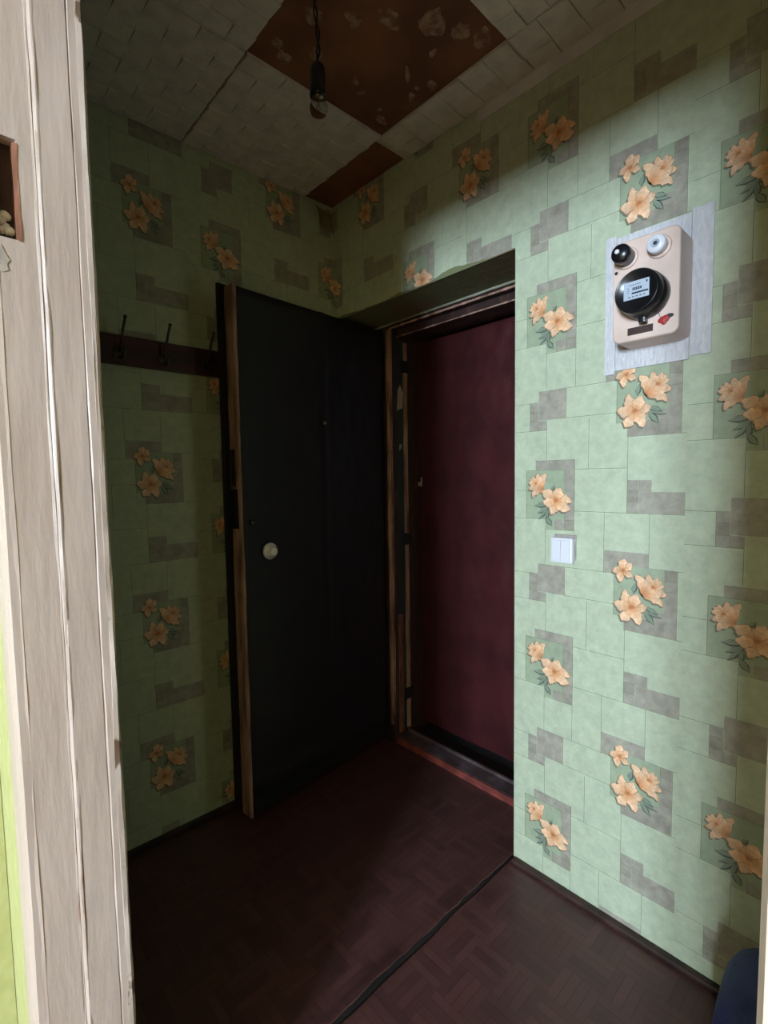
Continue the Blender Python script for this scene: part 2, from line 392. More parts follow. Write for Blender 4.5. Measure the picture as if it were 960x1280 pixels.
# thin dark plinths
for nm, b in (('baseboard_right', (XR-0.022, XR, -1.7, NY-0.004, -0.002, 0.014)), ('baseboard_left', (XF1, 1.57, YL-0.022, YL, -0.002, 0.018))):
    tag(obj(nm, boxes(b, bevel=0.005), 'plinth'), kind='structure')

# ------------------------------------------------------------------ wallpaper print
PW0, PW1, PP = -0.013, 0.513, 0.519        # one roll: left and right edge, vertical repeat
GREEN, JOINT, LITE = lin(184, 190, 162), lin(120, 128, 100), lin(196, 202, 172)
BEIGE, BEIGE2, PANEL = lin(160, 152, 136), lin(152, 144, 128), lin(158, 166, 138)
FL_T, FL_M, FL_D, FL_O = lin(236, 196, 160), lin(228, 170, 124), lin(198, 122, 74), lin(160, 112, 82)
LEAF, LEAF_D, SHAD = lin(138, 148, 128), lin(88, 96, 82), lin(112, 116, 96)

BEIGE = BEIGE[:3]+(0.0,); BEIGE2 = BEIGE2[:3]+(0.0,)
def quad(u0, v0, u1, v1, col): return [((u0, v0), col), ((u1, v0), col), ((u1, v1), col), ((u0, v1), col)]

def pattern():
    """one repeat of the print as (layer, polygon) with polygon = [((u, v), colour)]"""
    P = []
    W = 0.0007
    def R(l, u0, v0, u1, v1, c): P.append((l, quad(u0, v0, u1, v1, c)))
    def H(v, u0, u1, c=JOINT): R(1, u0, v-W, u1, v+W, c); R(0.6, u0, v-3*W, u1, v-W, LITE)
    def V(u, v0, v1, c=JOINT): R(1, u-W, v0, u+W, v1, c); R(0.6, u+W, v0, u+3*W, v1, LITE)
    H(1.226, PW0, 0.041); H(1.140, PW0, 0.105); V(0.106, 1.004, 1.112); V(0.196, 1.004, 1.315)
    H(1.002, 0.083, 0.311); V(0.282, 1.000, 1.167); H(1.168, 0.196, PW1); V(0.341, 1.168, 1.372)
    V(0.109, 1.316, 1.429); V(0.236, 1.288, 1.430); H(1.288, 0.196, 0.341); V(0.169, 0.916, 1.002)
    H(0.917, 0.169, 0.311); V(0.311, 0.888, 1.002); H(0.887, PW0, 0.109); H(0.970, PW0, 0.053)
    V(0.398, 1.028, 1.168); H(1.026, 0.31, 0.513); H(0.851, 0.339, 0.513); V(0.466, 0.851, 1.026)
    V(0.339, 0.851, 0.890); H(1.110, 0.106, 0.196)
    def small(u, v, n=1, m=1, s=0.0295):
        for i in range(n):
            for j in range(m):
                a, b = u+i*s, v+j*s
                R(2.9, a, b, a+s, b+s, BEIGE2 if (i+j) % 2 else BEIGE)
                R(2.95, a, b, a+s, b+0.0011, JOINT); R(2.97, a, b, a+0.0011, b+s, JOINT)
    # motif A
    R(2, 0.073, 1.288, 0.196, 1.316, BEIGE); R(2.1, 0.166, 1.112, 0.196, 1.30, BEIGE); R(2.2, 0.105, 1.112, 0.17, 1.18, BEIGE2)
    R(2.6, 0.041, 1.141, 0.166, 1.288, PANEL)
    for a in ((0.041, 1.141, 0.0422, 1.288), (0.041, 1.2868, 0.166, 1.288), (0.166, 1.17, 0.167, 1.288), (0.073, 1.3155, 0.196, 1.3165), (0.195, 1.112, 0.1965, 1.316)):
        R(2.8, *a, JOINT)
    R(2.6, 0.105, 1.112, 0.137, 1.141, PANEL)
    small(0.137, 1.1115, 2, 1); small(0.1665, 1.1395, 1, 1)
    # beige square with three small tiles
    R(2, 0.082, 0.917, 0.169, 1.002, BEIGE); small(0.0525, 0.886, 1, 3, 0.0287); small(0.0815, 0.887, 1, 1, 0.0285)
    # beige bar with small tiles
    R(2, 0.371, 1.169, PW1, 1.225, BEIGE); small(0.341, 1.168, 1, 3, 0.0293); small(0.371, 1.226, 1, 1, 0.030)
    # motif B
    R(2, 0.283, 1.001, 0.398, 1.064, BEIGE)
    R(2.1, 0.339, 0.851, 0.465, 1.026, BEIGE)
    R(2.6, 0.311, 0.888, 0.437, 1.026, PANEL); R(2.7, 0.40, 0.851, 0.437, 0.915, BEIGE); R(2.75, 0.339, 0.851, 0.437, 0.890, BEIGE2)
    R(2.8, 0.310, 0.888, 0.3112, 1.026, JOINT)
    small(0.4365, 0.970, 1, 2, 0.028)

    rnd = random.Random(3)
    def petal(l, cx, cy, ang, ln, wd, bend=0.0, shade=1.0, point=1.0):
        sd = rnd.random()*50
        def out(scale_l, scale_w, off, cols, lay, edge=0.0):
            n = 12; left, right, mid = [], [], []
            for k in range(n+1):
                t = k/n
                w = wd*scale_w*math.sin(math.pi*min(1, t**(1.15+0.25*math.sin(sd))))**(0.75*point)
                wl = w*(1+0.16*math.sin(17*t+sd)+0.10*math.sin(37*t+2*sd)); wr = w*(1+0.16*math.sin(15*t+1.7*sd)+0.10*math.sin(33*t+sd))
                a = ang + bend*t*t
                px, py = cx+ln*scale_l*t*math.cos(a)+off[0], cy+ln*scale_l*t*math.sin(a)+off[1]
                nx, ny = -math.sin(a), math.cos(a)
                left.append((px+nx*wl, py+ny*wl)); right.append((px-nx*wr, py-ny*wr)); mid.append((px, py))
            for k in range(n):
                c0, c1 = cols(k/n, 0), cols((k+1)/n, 0); e0, e1 = cols(k/n, 1), cols((k+1)/n, 1); f0, f1_ = cols(k/n, -1), cols((k+1)/n, -1)
                P.append((lay, [(mid[k], c0), (right[k], e0), (right[k+1], e1), (mid[k+1], c1)]))
                P.append((lay, [(mid[k], c0), (mid[k+1], c1), (left[k+1], f1_), (left[k], f0)]))
        out(1.02, 1.08, (-0.0028, -0.0036), lambda t, e: SHAD, 3.0)
        out(1.02, 1.05, (0, -0.0004), lambda t, e: FL_O, l)
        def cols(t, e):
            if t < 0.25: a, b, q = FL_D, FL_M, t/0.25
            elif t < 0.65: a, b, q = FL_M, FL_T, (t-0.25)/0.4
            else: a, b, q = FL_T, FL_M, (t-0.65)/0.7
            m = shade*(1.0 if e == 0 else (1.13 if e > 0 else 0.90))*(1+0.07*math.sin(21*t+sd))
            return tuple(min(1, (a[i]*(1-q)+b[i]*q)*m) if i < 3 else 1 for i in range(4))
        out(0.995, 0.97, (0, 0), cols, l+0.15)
        for dv in (-0.28, 0.0, 0.30):                      # veins running out from the throat
            aa = ang+bend*0.4+dv*wd/ln*1.6; ca, sa = math.cos(aa), math.sin(aa); q = 0.80 if dv == 0 else 0.62
            P.append((l+0.3, [((cx+ln*0.10*ca, cy+ln*0.10*sa), FL_D), ((cx+ln*q*ca+sa*0.0005, cy+ln*q*sa-ca*0.0005), FL_M), ((cx+ln*q*ca-sa*0.0005, cy+ln*q*sa+ca*0.0005), FL_M)]))
    def lily(cx, cy, r, rot, sq=1.0, n=6, l=4.0):
        for k in range(n):
            a = rot+2*math.pi*k/n+0.25*(rnd.random()-0.5)
            petal(l+0.03*k+(0.5 if k % 2 else 0), cx, cy, a, r*(0.86+0.30*rnd.random()), r*(0.29+0.08*rnd.random()), bend=0.7*(rnd.random()-0.5), shade=0.86+0.2*rnd.random(), point=1.15)
        c = [((cx+r*0.15*math.cos(2*math.pi*k/8), cy+r*0.12*math.sin(2*math.pi*k/8)), FL_D) for k in range(8)]
        P.append((l+0.9, c))
        for k in range(5):
            a = rot+0.2+k*0.5; q = r*(0.34+0.12*rnd.random())
            P.append((l+1.0, [((cx, cy-0.0007), FL_O), ((cx+q*math.cos(a), cy+q*math.sin(a)), FL_D), ((cx-0.0007, cy+0.0007), FL_O)]))
    def trumpet(cx, cy, r, face, l=4.0):
        """half-open bloom: petals fan out on the side it faces, with a short throat behind"""
        bx_, by_ = cx-0.85*r*math.cos(face), cy-0.85*r*math.sin(face)
        for k in (0, 4, 1, 3, 2):
            a = face+(-0.72+0.36*k)
            petal(l+0.08*(2-abs(k-2)), bx_, by_, a, r*(1.75-0.12*abs(k-2)), r*0.36, bend=0.22*(k-2), shade=0.86+0.2*rnd.random(), point=0.85)
        mx_, my_ = cx+0.12*r*math.cos(face), cy+0.12*r*math.sin(face)
        for k in range(4):
            a = face+(-1.1+0.73*k)
            petal(l+0.5+0.03*k, mx_, my_, a, r*0.80, r*0.20, bend=0.3*(k-1.5), shade=0.84+0.1*rnd.random())
        P.append((l+0.9, [((mx_+r*0.16*math.cos(q*0.785), my_+r*0.11*math.sin(q*0.785)), FL_D) for q in range(8)]))
    def leaf(x0, y0, x1, y1, w, l=3.5):
        d = math.hypot(x1-x0, y1-y0); nx, ny = -(y1-y0)/d, (x1-x0)/d
        pts = [(0, 0), (0.3, 0.8), (0.6, 1.0), (1, 0), (0.6, -1.0), (0.3, -0.8)]
        f = lambda s, o: [(x0+(x1-x0)*t+nx*w*q*s+o, y0+(y1-y0)*t+ny*w*q*s-o*1.3) for t, q in pts]
        P.append((l, [(p, LEAF_D) for p in f(1.25, 0.0012)][::-1])); P.append((l+0.15, [(p, LEAF) for p in f(0.75, 0)][::-1]))
        P.append((l+0.3, [((x0, y0), LEAF_D), ((x1, y1), LEAF_D), ((x0+(x1-x0)*0.5-nx*0.0008, y0+(y1-y0)*0.5-ny*0.0008), LEAF_D)]))
    # A: a half-open bloom above an open one, with leaves at its lower left
    leaf(0.118, 1.187, 0.068, 1.181, 0.007); leaf(0.12, 1.18, 0.078, 1.158, 0.006); leaf(0.112, 1.172, 0.082, 1.139, 0.005)
    leaf(0.105, 1.150, 0.127, 1.122, 0.007); leaf(0.112, 1.170, 0.108, 1.140, 0.006); leaf(0.100, 1.205, 0.118, 1.190, 0.004)
    leaf(0.122, 1.228, 0.136, 1.242, 0.005)
    trumpet(0.077, 1.246, 0.031, 2.6)
    lily(0.139, 1.197, 0.047, 0.25)
    # B: three blooms around a grey-green stem, leaves at the lower right
    leaf(0.366, 0.985, 0.360, 0.955, 0.006); leaf(0.385, 0.925, 0.423, 0.911, 0.006); leaf(0.387, 0.915, 0.414, 0.880, 0.007); leaf(0.389, 0.912, 0.432, 0.902, 0.004)
    lily(0.334, 1.012, 0.030, 0.6, n=5)
    trumpet(0.407, 0.975, 0.036, 0.75)
    lily(0.357, 0.917, 0.046, 0.1, l=4.6)
    return P
PATTERN = pattern()

def clip(poly, axis, val, keep_greater):
    out = []
    for k in range(len(poly)):
        (p, c), (q, d) = poly[k], poly[(k+1) % len(poly)]
        pi = p[axis] >= val if keep_greater else p[axis] <= val
        qi = q[axis] >= val if keep_greater else q[axis] <= val
        if pi: out.append((p, c))
        if pi != qi:
            t = (val-p[axis])/(q[axis]-p[axis])
            out.append((tuple(p[i]+(q[i]-p[i])*t for i in range(2)), tuple(c[i]+(d[i]-c[i])*t for i in range(4))))
    return out

def strip(name, rect, du, dv, place, parent, off0=0.0006, lift=0.0):
    """a hung length of wallpaper covering rect = (u0, v0, u1, v1); the print is shifted by (du, dv)."""
    u0, v0, u1, v1 = rect
    polys = [(0.0, quad(u0, v0, u1, v1, GREEN))]
    k0 = int(math.floor((v0-dv-1.45)/PP))-1; k1 = int(math.ceil((v1-dv-0.80)/PP))+1
    for k in range(k0, k1+1):
        for l, poly in PATTERN:
            q = [((p[0]+du, p[1]+dv+k*PP), c) for p, c in poly]
            ys = [p[1] for p, _ in q]; xs = [p[0] for p, _ in q]
            if max(ys) < v0 or min(ys) > v1 or max(xs) < u0 or min(xs) > u1: continue
            for ax, val, g in ((0, u0, True), (0, u1, False), (1, v0, True), (1, v1, False)):
                q = clip(q, ax, val, g)
                if len(q) < 3: break
            if len(q) >= 3: polys.append((l, q))
    verts, faces, cols = [], [], []
    for l, q in polys:
        i0 = len(verts)
        for p, c in q:
            verts.append(place(p[0], p[1], off0+lift+l*0.00012)); cols.append(c)
        faces.append(list(range(i0, i0+len(q))))
    me = bpy.data.meshes.new(name); me.from_pydata(verts, [], faces)
    at = me.color_attributes.new('print_colour', 'FLOAT_COLOR', 'CORNER')
    for lp in me.loops: at.data[lp.index].color = cols[lp.vertex_index]
    return obj(name, me, 'paper', parent)

right_place = lambda u, v, o: (XR-o, NY-u, v)
left_place = lambda u, v, o: (u, YL-o, v)
top = ZC-0.001
strip('wallpaper_strip', (NY-YL, NZ+0.002, -0.537, top), -1.050, -0.131, right_place, wall_right)
strip('wallpaper_strip', (-0.537, NZ+0.002, -0.010, top), -0.526, 0.270, right_place, wall_right)
strip('wallpaper_strip', (0.0, 0.010, 0.513, top), 0.0, 0.0, right_place, wall_right)
strip('wallpaper_strip', (-0.010, NZ+0.002, 0.0, top), 0.0, 0.0, right_place, wall_right)
strip('wallpaper_strip', (0.478, 0.010, 1.004, top), 0.491, 0.210, right_place, wall_right, lift=0.0008)
strip('wallpaper_strip', (1.002, 0.010, 1.530, top), 1.017, -0.05, right_place, wall_right)
strip('wallpaper_strip', (1.530, 0.010, 2.056, top), 1.543, 0.12, right_place, wall_right)
strip('wallpaper_strip', (2.056, 0.010, 2.559, top), 2.069, 0.33, right_place, wall_right)
for va, vb, ddv in ((0.012, 1.70, -0.174), (1.70, top, 0.186)):
    strip('wallpaper_strip', (XF1+0.003, va, 0.713, vb), 0.200, ddv, left_place, wall_left)
strip('wallpaper_strip', (0.711, 0.012, 1.226, top), 0.724, -0.140, left_place, wall_left, lift=0.0008)
strip('wallpaper_strip', (1.224, 0.012, XR, top), 1.237, -0.125, left_place, wall_left)
strip('wallpaper_strip', (XR, 0.012, 1.575, NZ), 1.237, -0.125, left_place, wall_left)
# crumbled edge of the lintel where the paper has torn away
bm = bmesh.new(); prev = None
for k in range(121):
    u = -0.905+0.903*k/120
    hgt = 0.002+0.016*max(0, noise.noise((u*7, 3.3, 0)))+0.006*abs(noise.noise((u*40, 1.3, 0)))+0.014*math.exp(-((u+0.27)/0.06)**2)
    a, b = bm.verts.new((XR-0.0022, NY-u, NZ-0.0005)), bm.verts.new((XR-0.0022, NY-u, NZ+hgt))
    if prev: bm.faces.new((prev[0], a, b, prev[1]))
    prev = (a, b)
obj('crumbled_edge', bm, 'soffit', wall_right)
# paper curling off in the top corner
bm = bmesh.new(); g = []
for i in range(9):
    t = i/8
    g.append([bm.verts.new((XR-0.004-0.09*q-0.012*math.sin(math.pi*t)*(1-q), YL-0.004-0.030*math.sin(t*1.9)*(0.4+0.6*q), ZC-0.035-0.085*t+0.015*q)) for q in (0, 0.25, 0.5, 0.75, 1)])
for a, b in zip(g, g[1:]):
    for k in range(4): bm.faces.new((a[k], a[k+1], b[k+1], b[k]))
obj('peeling_paper', bm, mat('bare_paper_back', lin(150, 146, 104), 0.8, lin(124, 114, 80), 20), wall_left, True)
# niche side, papered with an offcut
strip('wallpaper_strip', (0.0, 0.010, 0.215, NZ), -0.1, 0.2, lambda u, v, o: (XR+u, NY+o, v), wall_right)

# ------------------------------------------------------------------ casing of the doorway the photo looks through
casing = empty('trim_1', (0, 0, 0)); tag(casing, 'cream painted wooden casing of the open room doorway, chipped at its edges', 'door casing', kind='structure')
H0, H1 = 1.566, 1.684                    # mortise left by a removed lock
jl = [(0.0665, 0.7530), (0.1185, 0.7530), (0.1185, 0.80), (0.0665, 0.80)]
obj('jamb_board', extrude_profile(jl, 0.0, H0, 0.02, 0.0008, 1), 'cream', casing)
obj('jamb_board', extrude_profile(jl, H1, DZ+0.03, 0.02, 0.0008, 1), 'cream', casing)
obj('jamb_board', extrude_profile([(0.1005, 0.7530), (0.1185, 0.7530), (0.1185, 0.80), (0.1005, 0.80)], H0, H1, 0.006, 0.0006, 5), 'cream', casing)
mort = obj('lock_mortise', boxes((0.0665, 0.1006, 0.772, 0.80, H0, H1)), 'mortise', casing)
bmw = bmesh.new()
bmw.free(); bmw = extrude_profile([(0.0975, 0.7535), (0.1010, 0.7522), (0.1016, 0.756), (0.1008, 0.772), (0.0970, 0.772)], H0-0.001, H1-0.004, 0.006, 0.0022, 91)
obj('raw_wood_edge', bmw, 'orangewood', mort)
sb = bmesh.new()
for k in range(7):
    bmesh.ops.create_icosphere(sb, subdivisions=2, radius=0.004+0.004*random.random(), matrix=Matrix.Translation((0.082+0.012*random.random(), 0.770, H0+0.012+0.020*random.random())))
obj('plaster_lump', sb, 'whitewash', mort, True)
gs = bmesh.new()
vs = [gs.verts.new((x, 0.7521, z)) for x, z in ((0.072, 1.557), (0.080, 1.556), (0.0835, 1.547), (0.0875, 1.539), (0.0845, 1.534), (0.0860, 1.527), (0.079, 1.524), (0.072, 1.527))]
gs.faces.new(vs[::-1])
obj('scraped_paint', gs, 'greypaint', casing)
obj('door_stop', extrude_profile([(0.1225, 0.7497), (0.160, 0.7493), (0.1608, 0.7506), (0.1625, 0.7488), (0.175, 0.7490), (0.1785, 0.7515), (0.1795, 0.80), (0.1185, 0.80), (0.1185, 0.7525)], 0.0, DZ+0.03, 0.012, 0.0012, 11), 'cream', casing)
obj('paint_seam', extrude_profile([(0.1155, 0.7530), (0.1172, 0.7522), (0.1185, 0.7516), (0.1198, 0.7528), (0.1212, 0.7508), (0.1232, 0.7492), (0.1254, 0.7493), (0.1254, 0.753), (0.1155, 0.760)], 0.0, DZ, 0.012, 0.0009, 21), 'seam', casing)
obj('worn_edge', extrude_profile([(0.1705, 0.7482), (0.1765, 0.7486), (0.1797, 0.7522), (0.1798, 0.760), (0.174, 0.760), (0.1705, 0.751)], 0.0, DZ, 0.009, 0.0016, 31), 'creamedge', casing)
obj('architrave', extrude_profile([(0.080, 0.846), (0.0635, 0.846), (0.0620, 0.843), (0.0605, 0.800), (0.0618, 0.775), (0.0655, 0.762), (0.0715, 0.7535), (0.0765, 0.7525), (0.079, 0.757), (0.080, 0.78)], 0.0, DZ+0.08, 0.02, 0.0008, 41), 'cream', casing)
# right jamb and head
obj('jamb_board', extrude_profile([(0.066, DY0-0.035), (0.180, DY0-0.035), (0.180, DY0-0.002), (0.066, DY0-0.002)], 0.0, DZ+0.03, 0.02, 0.0008, 51), 'cream', casing)
obj('architrave', extrude_profile([(0.080, DY0-0.09), (0.0605, DY0-0.09), (0.0600, DY0-0.02), (0.0602, 0.0085), (0.0620, 0.0094), (0.080, 0.0090)], 0.0, DZ+0.08, 0.02, 0.0002, 61), 'cream', casing)
obj('head_board', boxes((0.066, 0.180, DY0, DY1+0.004, DZ, DZ+0.03)), 'cream', casing)
obj('head_architrave', boxes((0.0605, 0.0795, DY0, DY1, DZ, DZ+0.085)), 'cream', casing)

# ------------------------------------------------------------------ entrance frame in the niche
FX = 1.575                               # front of the frame
frame = empty('trim_2', (FX, 1.25, 0)); tag(frame, 'worn dark brown wooden frame of the entrance doors in the niche', 'door frame', kind='structure')
def at_frame(bm):
    bmesh.ops.translate(bm, verts=bm.verts, vec=(-FX, -1.25, 0)); return bm
JY = 1.648
obj('jamb', at_frame(boxes((FX, 1.612, JY, YL-0.001, 0.0, NZ), (1.612, 1.86, JY+0.008, YL-0.001, 0.0, NZ))), 'brownpaint', frame)
obj('jamb', at_frame(boxes((FX, 1.70, NY, 0.90, 0.0, NZ), (1.70, 1.86, NY, 0.885, 0.0, NZ))), 'brownpaint', frame)
obj('head', at_frame(boxes((FX, 1.612, 0.90, JY, 1.946, NZ), (1.612, 1.70, 0.90, JY, 1.914, NZ), (1.70, 1.86, 0.885, JY+0.008, 1.925, NZ))), 'brownpaint', frame)
def worn_strip(a, b, r, seed, n=46):
    a, b = Vector(a), Vector(b)
    pts = [a.lerp(b, k/n) for k in range(n+1)]
    rad = [r*(0.65+0.9*abs(noise.noise((k*0.55, seed, 0)))) for k in range(n+1)]
    return at_frame(tube(pts, r, 6, None, rad))
obj('worn_edge', at_frame(extrude_profile([(FX-0.003, 1.650), (FX+0.007, 1.6465), (FX+0.012, 1.652), (FX+0.006, 1.672), (FX-0.003, 1.672)], 0.09, 1.946, 0.02, 0.0025, 3)), 'wood', frame)
obj('worn_edge', worn_strip((FX, 0.90, 1.948), (FX, 1.648, 1.948), 0.0055, 2.2), 'wood', frame, True)
obj('worn_edge', worn_strip((1.614, 0.90, 1.916), (1.614, 1.648, 1.916), 0.004, 4.2), 'wood', frame, True)
obj('painted_rebate', at_frame(boxes((1.613, 1.661, JY+0.005, JY+0.009, 0.05, 1.914))), 'teal', frame)
obj('wood_bead', at_frame(extrude_profile([(1.661, JY), (1.684, JY), (1.684, JY+0.02), (1.661, JY+0.02)], 0.05, 1.90, 0.03, 0.0015, 8)), 'wood', frame)
obj('wood_bead', at_frame(extrude_profile([(1.604, JY-0.003), (1.634, JY-0.002), (1.634, JY+0.01), (1.604, JY+0.01)], 0.04, 0.62, 0.03, 0.0015, 9)), 'orangewood', frame)
for z in (1.79, 0.98, 0.22):
    obj('hinge', at_frame(boxes((1.650, 1.700, JY-0.004, JY+0.012, z-0.028, z+0.028), bevel=0.003)), 'blackmetal', frame)
bm = bmesh.new()
vs = [bm.verts.new((x, JY+0.0042, z)) for x, z in ((1.618, 1.585), (1.655, 1.598), (1.66, 1.67), (1.641, 1.705), (1.625, 1.68))]
bm.faces.new(vs[::-1]); obj('bare_patch', at_frame(bm), 'paperscrap', frame)
bm = bmesh.new()
vs = [bm.verts.new((x, JY+0.0042, z)) for x, z in ((1.63, 1.40), (1.645, 1.41), (1.65, 1.43), (1.632, 1.428))]
bm.faces.new(vs[::-1]); obj('bare_patch', at_frame(bm), 'paperscrap', frame)
obj('threshold', at_frame(boxes((1.592, 1.672, 0.90, JY, -0.005, 0.030), bevel=0.002)), 'sillwood', frame)
obj('sill_recess_shade', at_frame(boxes((1.672, 1.86, 0.885, JY+0.008, -0.005, 0.006))), 'slab', frame)  # near-black colour stands in for the shadow gap under the outer door
obj('threshold_face', at_frame(boxes((1.583, 1.592, 0.865, JY, -0.005, 0.029), bevel=0.002)), 'redpaint', frame)
obj('threshold_lip', at_frame(boxes((1.660, 1.676, 0.90, JY, 0.028, 0.041), bevel=0.005)), 'sillwood', frame)

# ------------------------------------------------------------------ doors
def padded_sheet(L, Hh, nx, nz, fn, depth):
    """front surface (local +Y) of an upholstered leaf, closed at the back"""
    bm = bmesh.new(); g = []
    for j in range(nz+1):
        g.append([bm.verts.new((L*i/nx, fn(L*i/nx, Hh*j/nz), Hh*j/nz)) for i in range(nx+1)])
    for j in range(nz):
        for i in range(nx): bm.faces.new((g[j][i], g[j+1][i], g[j+1][i+1], g[j][i+1]))
    b = [bm.verts.new(p) for p in ((0, -depth, 0), (L, -depth, 0), (L, -depth, Hh), (0, -depth, Hh))]
    bm.faces.new((b[0], b[1], b[2], b[3]))
    bm.faces.new([b[0], b[3]]+[g[j][0] for j in range(nz, -1, -1)])
    bm.faces.new([b[2], b[1]]+[g[j][nx] for j in range(nz+1)])
    bm.faces.new([b[1], b[0]]+[g[0][i] for i in range(nx+1)])
    bm.faces.new([b[3], b[2]]+[g[nz][i] for i in range(nx, -1, -1)])
    bmesh.ops.recalc_face_normals(bm, faces=bm.faces)
    for f in bm.faces: f.smooth = len(f.verts) == 4 and f.calc_area() < 0.01
    for e in bm.edges: e.smooth = all(f.smooth for f in e.link_faces)
    return bm

ang = math.atan2(1.605-1.683, 0.800-1.572)
DL, DH, DZ0 = 0.772, 1.895, 0.045
door1 = empty('door_1', (1.572, 1.683, DZ0), (0, 0, ang))
tag(door1, 'open inner door in black leatherette, standing against the papered wall', 'door', kind='structure')
def f1(x, z):
    v = 0.004*noise.noise((x*7, z*3, 0)) + 0.002*noise.noise((x*24, z*10, 3))
    v += 0.006*math.exp(-((x-0.375-0.01*noise.noise((z*4, 0, 0)))/0.010)**2)              # lapped seam down the middle
    v += 0.010*math.exp(-((z-0.10-0.02*noise.noise((x*6, 5, 0)))/0.025)**2)*(0.5+0.5*noise.noise((x*9, 2, 0)))
    e = min(x, DL-x, z, DH-z); v -= 0.008*math.exp(-(e/0.012)**2)
    return v
obj('padded_panel', padded_sheet(DL-0.004, DH, 60, 130, f1, 0.052), 'blackdoor', door1)
obj('core_edge', extrude_profile([(DL-0.004, -0.058), (DL+0.006, -0.056), (DL+0.007, -0.004), (DL+0.002, 0.002), (DL-0.004, 0.0)], -0.012, DH+0.003, 0.02, 0.0022, 71), 'wood', door1)
obj('overlap_lip', extrude_profile([(0.0, -0.070), (DL+0.030, -0.070), (DL+0.033, -0.064), (DL+0.030, -0.056), (0.0, -0.0525)], 0.012, DH+0.012, 0.05, 0.001, 75), 'blackdoor', door1)
lp = obj('lock_plate', boxes((DL+0.006, DL+0.010, -0.046, -0.022, 1.205, 1.335), bevel=0.001), 'iron', door1)
obj('lock_bolt', boxes((DL+0.0095, DL+0.014, -0.040, -0.028, 1.225, 1.245), (DL+0.0095, DL+0.0125, -0.040, -0.028, 1.27, 1.30)), 'blackmetal', lp)
obj('torn_leatherette', boxes((DL+0.004, DL+0.0105, -0.057, -0.012, 1.055, 1.195), bevel=0.002), 'blackdoor', door1)
kb = obj('knob', lathe([(0.006, 0.0), (0.030, 0.002), (0.031, 0.008), (0.028, 0.014), (0.018, 0.017), (0.016, 0.030), (0.013, 0.034), (0.0005, 0.034)], 32, 'Y', (0, 0, 0)), 'knob', door1, True, (0.667, 0.004, 0.965))
tk = bmesh.new()
for k in range(9):
    a = math.radians(150+k*22); m4 = Matrix.Rotation(0, 4, 'X')
    x, z = 0.0245*math.cos(a), 0.0245*math.sin(a)
    box(tk, x-0.0016, x+0.0016, 0.0150, 0.0162, z-0.0016, z+0.0016)
obj('scale_marks', tk, 'plate', kb)
ph = obj('peephole', lathe([(0.001, 0), (0.011, 0.0), (0.011, 0.004), (0.006, 0.006), (0.0005, 0.006)], 20, 'Y'), 'iron', door1, True, (0.383, 0.006, 1.452))
obj('peephole_glint', lathe([(0.0045, 0.0055), (0.0035, 0.0075), (0.0005, 0.0085)], 14, 'Y'), 'whiteplastic', ph, True)  # lens coloured white to stand in for a bright reflection on it
obj('kick_batten', extrude_profile([(0.01, -0.002), (DL-0.01, -0.002), (DL-0.01, 0.006), (0.01, 0.006)], 0.004, 0.055, 0.01, 0.002, 81), 'blackdoor', door1)
obj('latch_stub', lathe([(0.0005, 0), (0.009, 0.0), (0.009, 0.006), (0.004, 0.008), (0.0005, 0.008)], 12, 'Y'), 'iron', door1, True, (0.735, 0.004, 1.075))

D2L, D2H = 0.768, 1.872
door2 = empty('door_2', (1.775, 0.890, 0.045), (0, 0, math.pi/2))
tag(door2, 'closed outer entrance door in dark maroon leatherette, deep in the niche', 'door', kind='structure')
def f2(x, z):
    v = 0.006*noise.noise((x*5, z*2.2, 7)) + 0.004*abs(noise.noise((x*11+z*4, z*9, 1))) + 0.002*noise.noise((x*30, z*26, 3))
    e = min(x, D2L-x, z, D2H-z); v -= 0.003*math.exp(-(e/0.014)**2)
    return v
obj('padded_panel', padded_sheet(D2L, D2H, 60, 130, f2, 0.06), 'maroon', door2)
lt = bmesh.new(); box(lt, 0.742, 0.768, 0.010, 0.013, 1.185, 1.205); box(lt, 0.742, 0.750, 0.010, 0.013, 1.205, 1.228)
obj('keyhole_scutcheon', lt, 'paperscrap', door2)
obj('keyhole_plate', boxes((0.728, 0.746, 0.006, 0.011, 0.86, 0.93), bevel=0.002), 'plate', door2)

# ------------------------------------------------------------------ coat rack
rack = empty('coat_rack', (0.62, YL, 1.697)); tag(rack, 'dark varnished wooden coat rack board with steel hooks on the papered wall', 'coat rack')
rb = obj('back_board', boxes((-0.42, 0.34, -0.022, -0.0025, -0.047, 0.047), bevel=0.003), 'rackwood', rack)
def hook(x):
    h = obj('hook', tube([(x, -0.024, -0.010), (x, -0.034, 0.004), (x+0.002, -0.042, 0.03), (x+0.006, -0.052, 0.065), (x+0.009, -0.066, 0.092)], 0.004, 8), 'iron', rack, True)
    bm = bmesh.new(); bmesh.ops.create_uvsphere(bm, u_segments=12, v_segments=8, radius=0.0058, matrix=Matrix.Translation((x+0.009, -0.067, 0.094)))
    obj('ball_tip', bm, 'iron', h, True)
    bm = bmesh.new()
    for s in (-1, 1):
        box(bm, x+s*0.010-0.009, x+s*0.010+0.009, -0.0255, -0.022, -0.03, 0.002, bevel=0.002)
        bmesh.ops.create_uvsphere(bm, u_segments=10, v_segments=6, radius=0.0035, matrix=Matrix.Translation((x+s*0.011, -0.0265, -0.010)))
    obj('base_plate', bm, 'iron', h)
    obj('lower_prong', tube([(x, -0.026, -0.022), (x, -0.040, -0.034), (x, -0.052, -0.030), (x, -0.056, -0.018)], 0.0035, 8), 'iron', h, True)
for x in (-0.145, -0.008, 0.142, -0.29): hook(x)

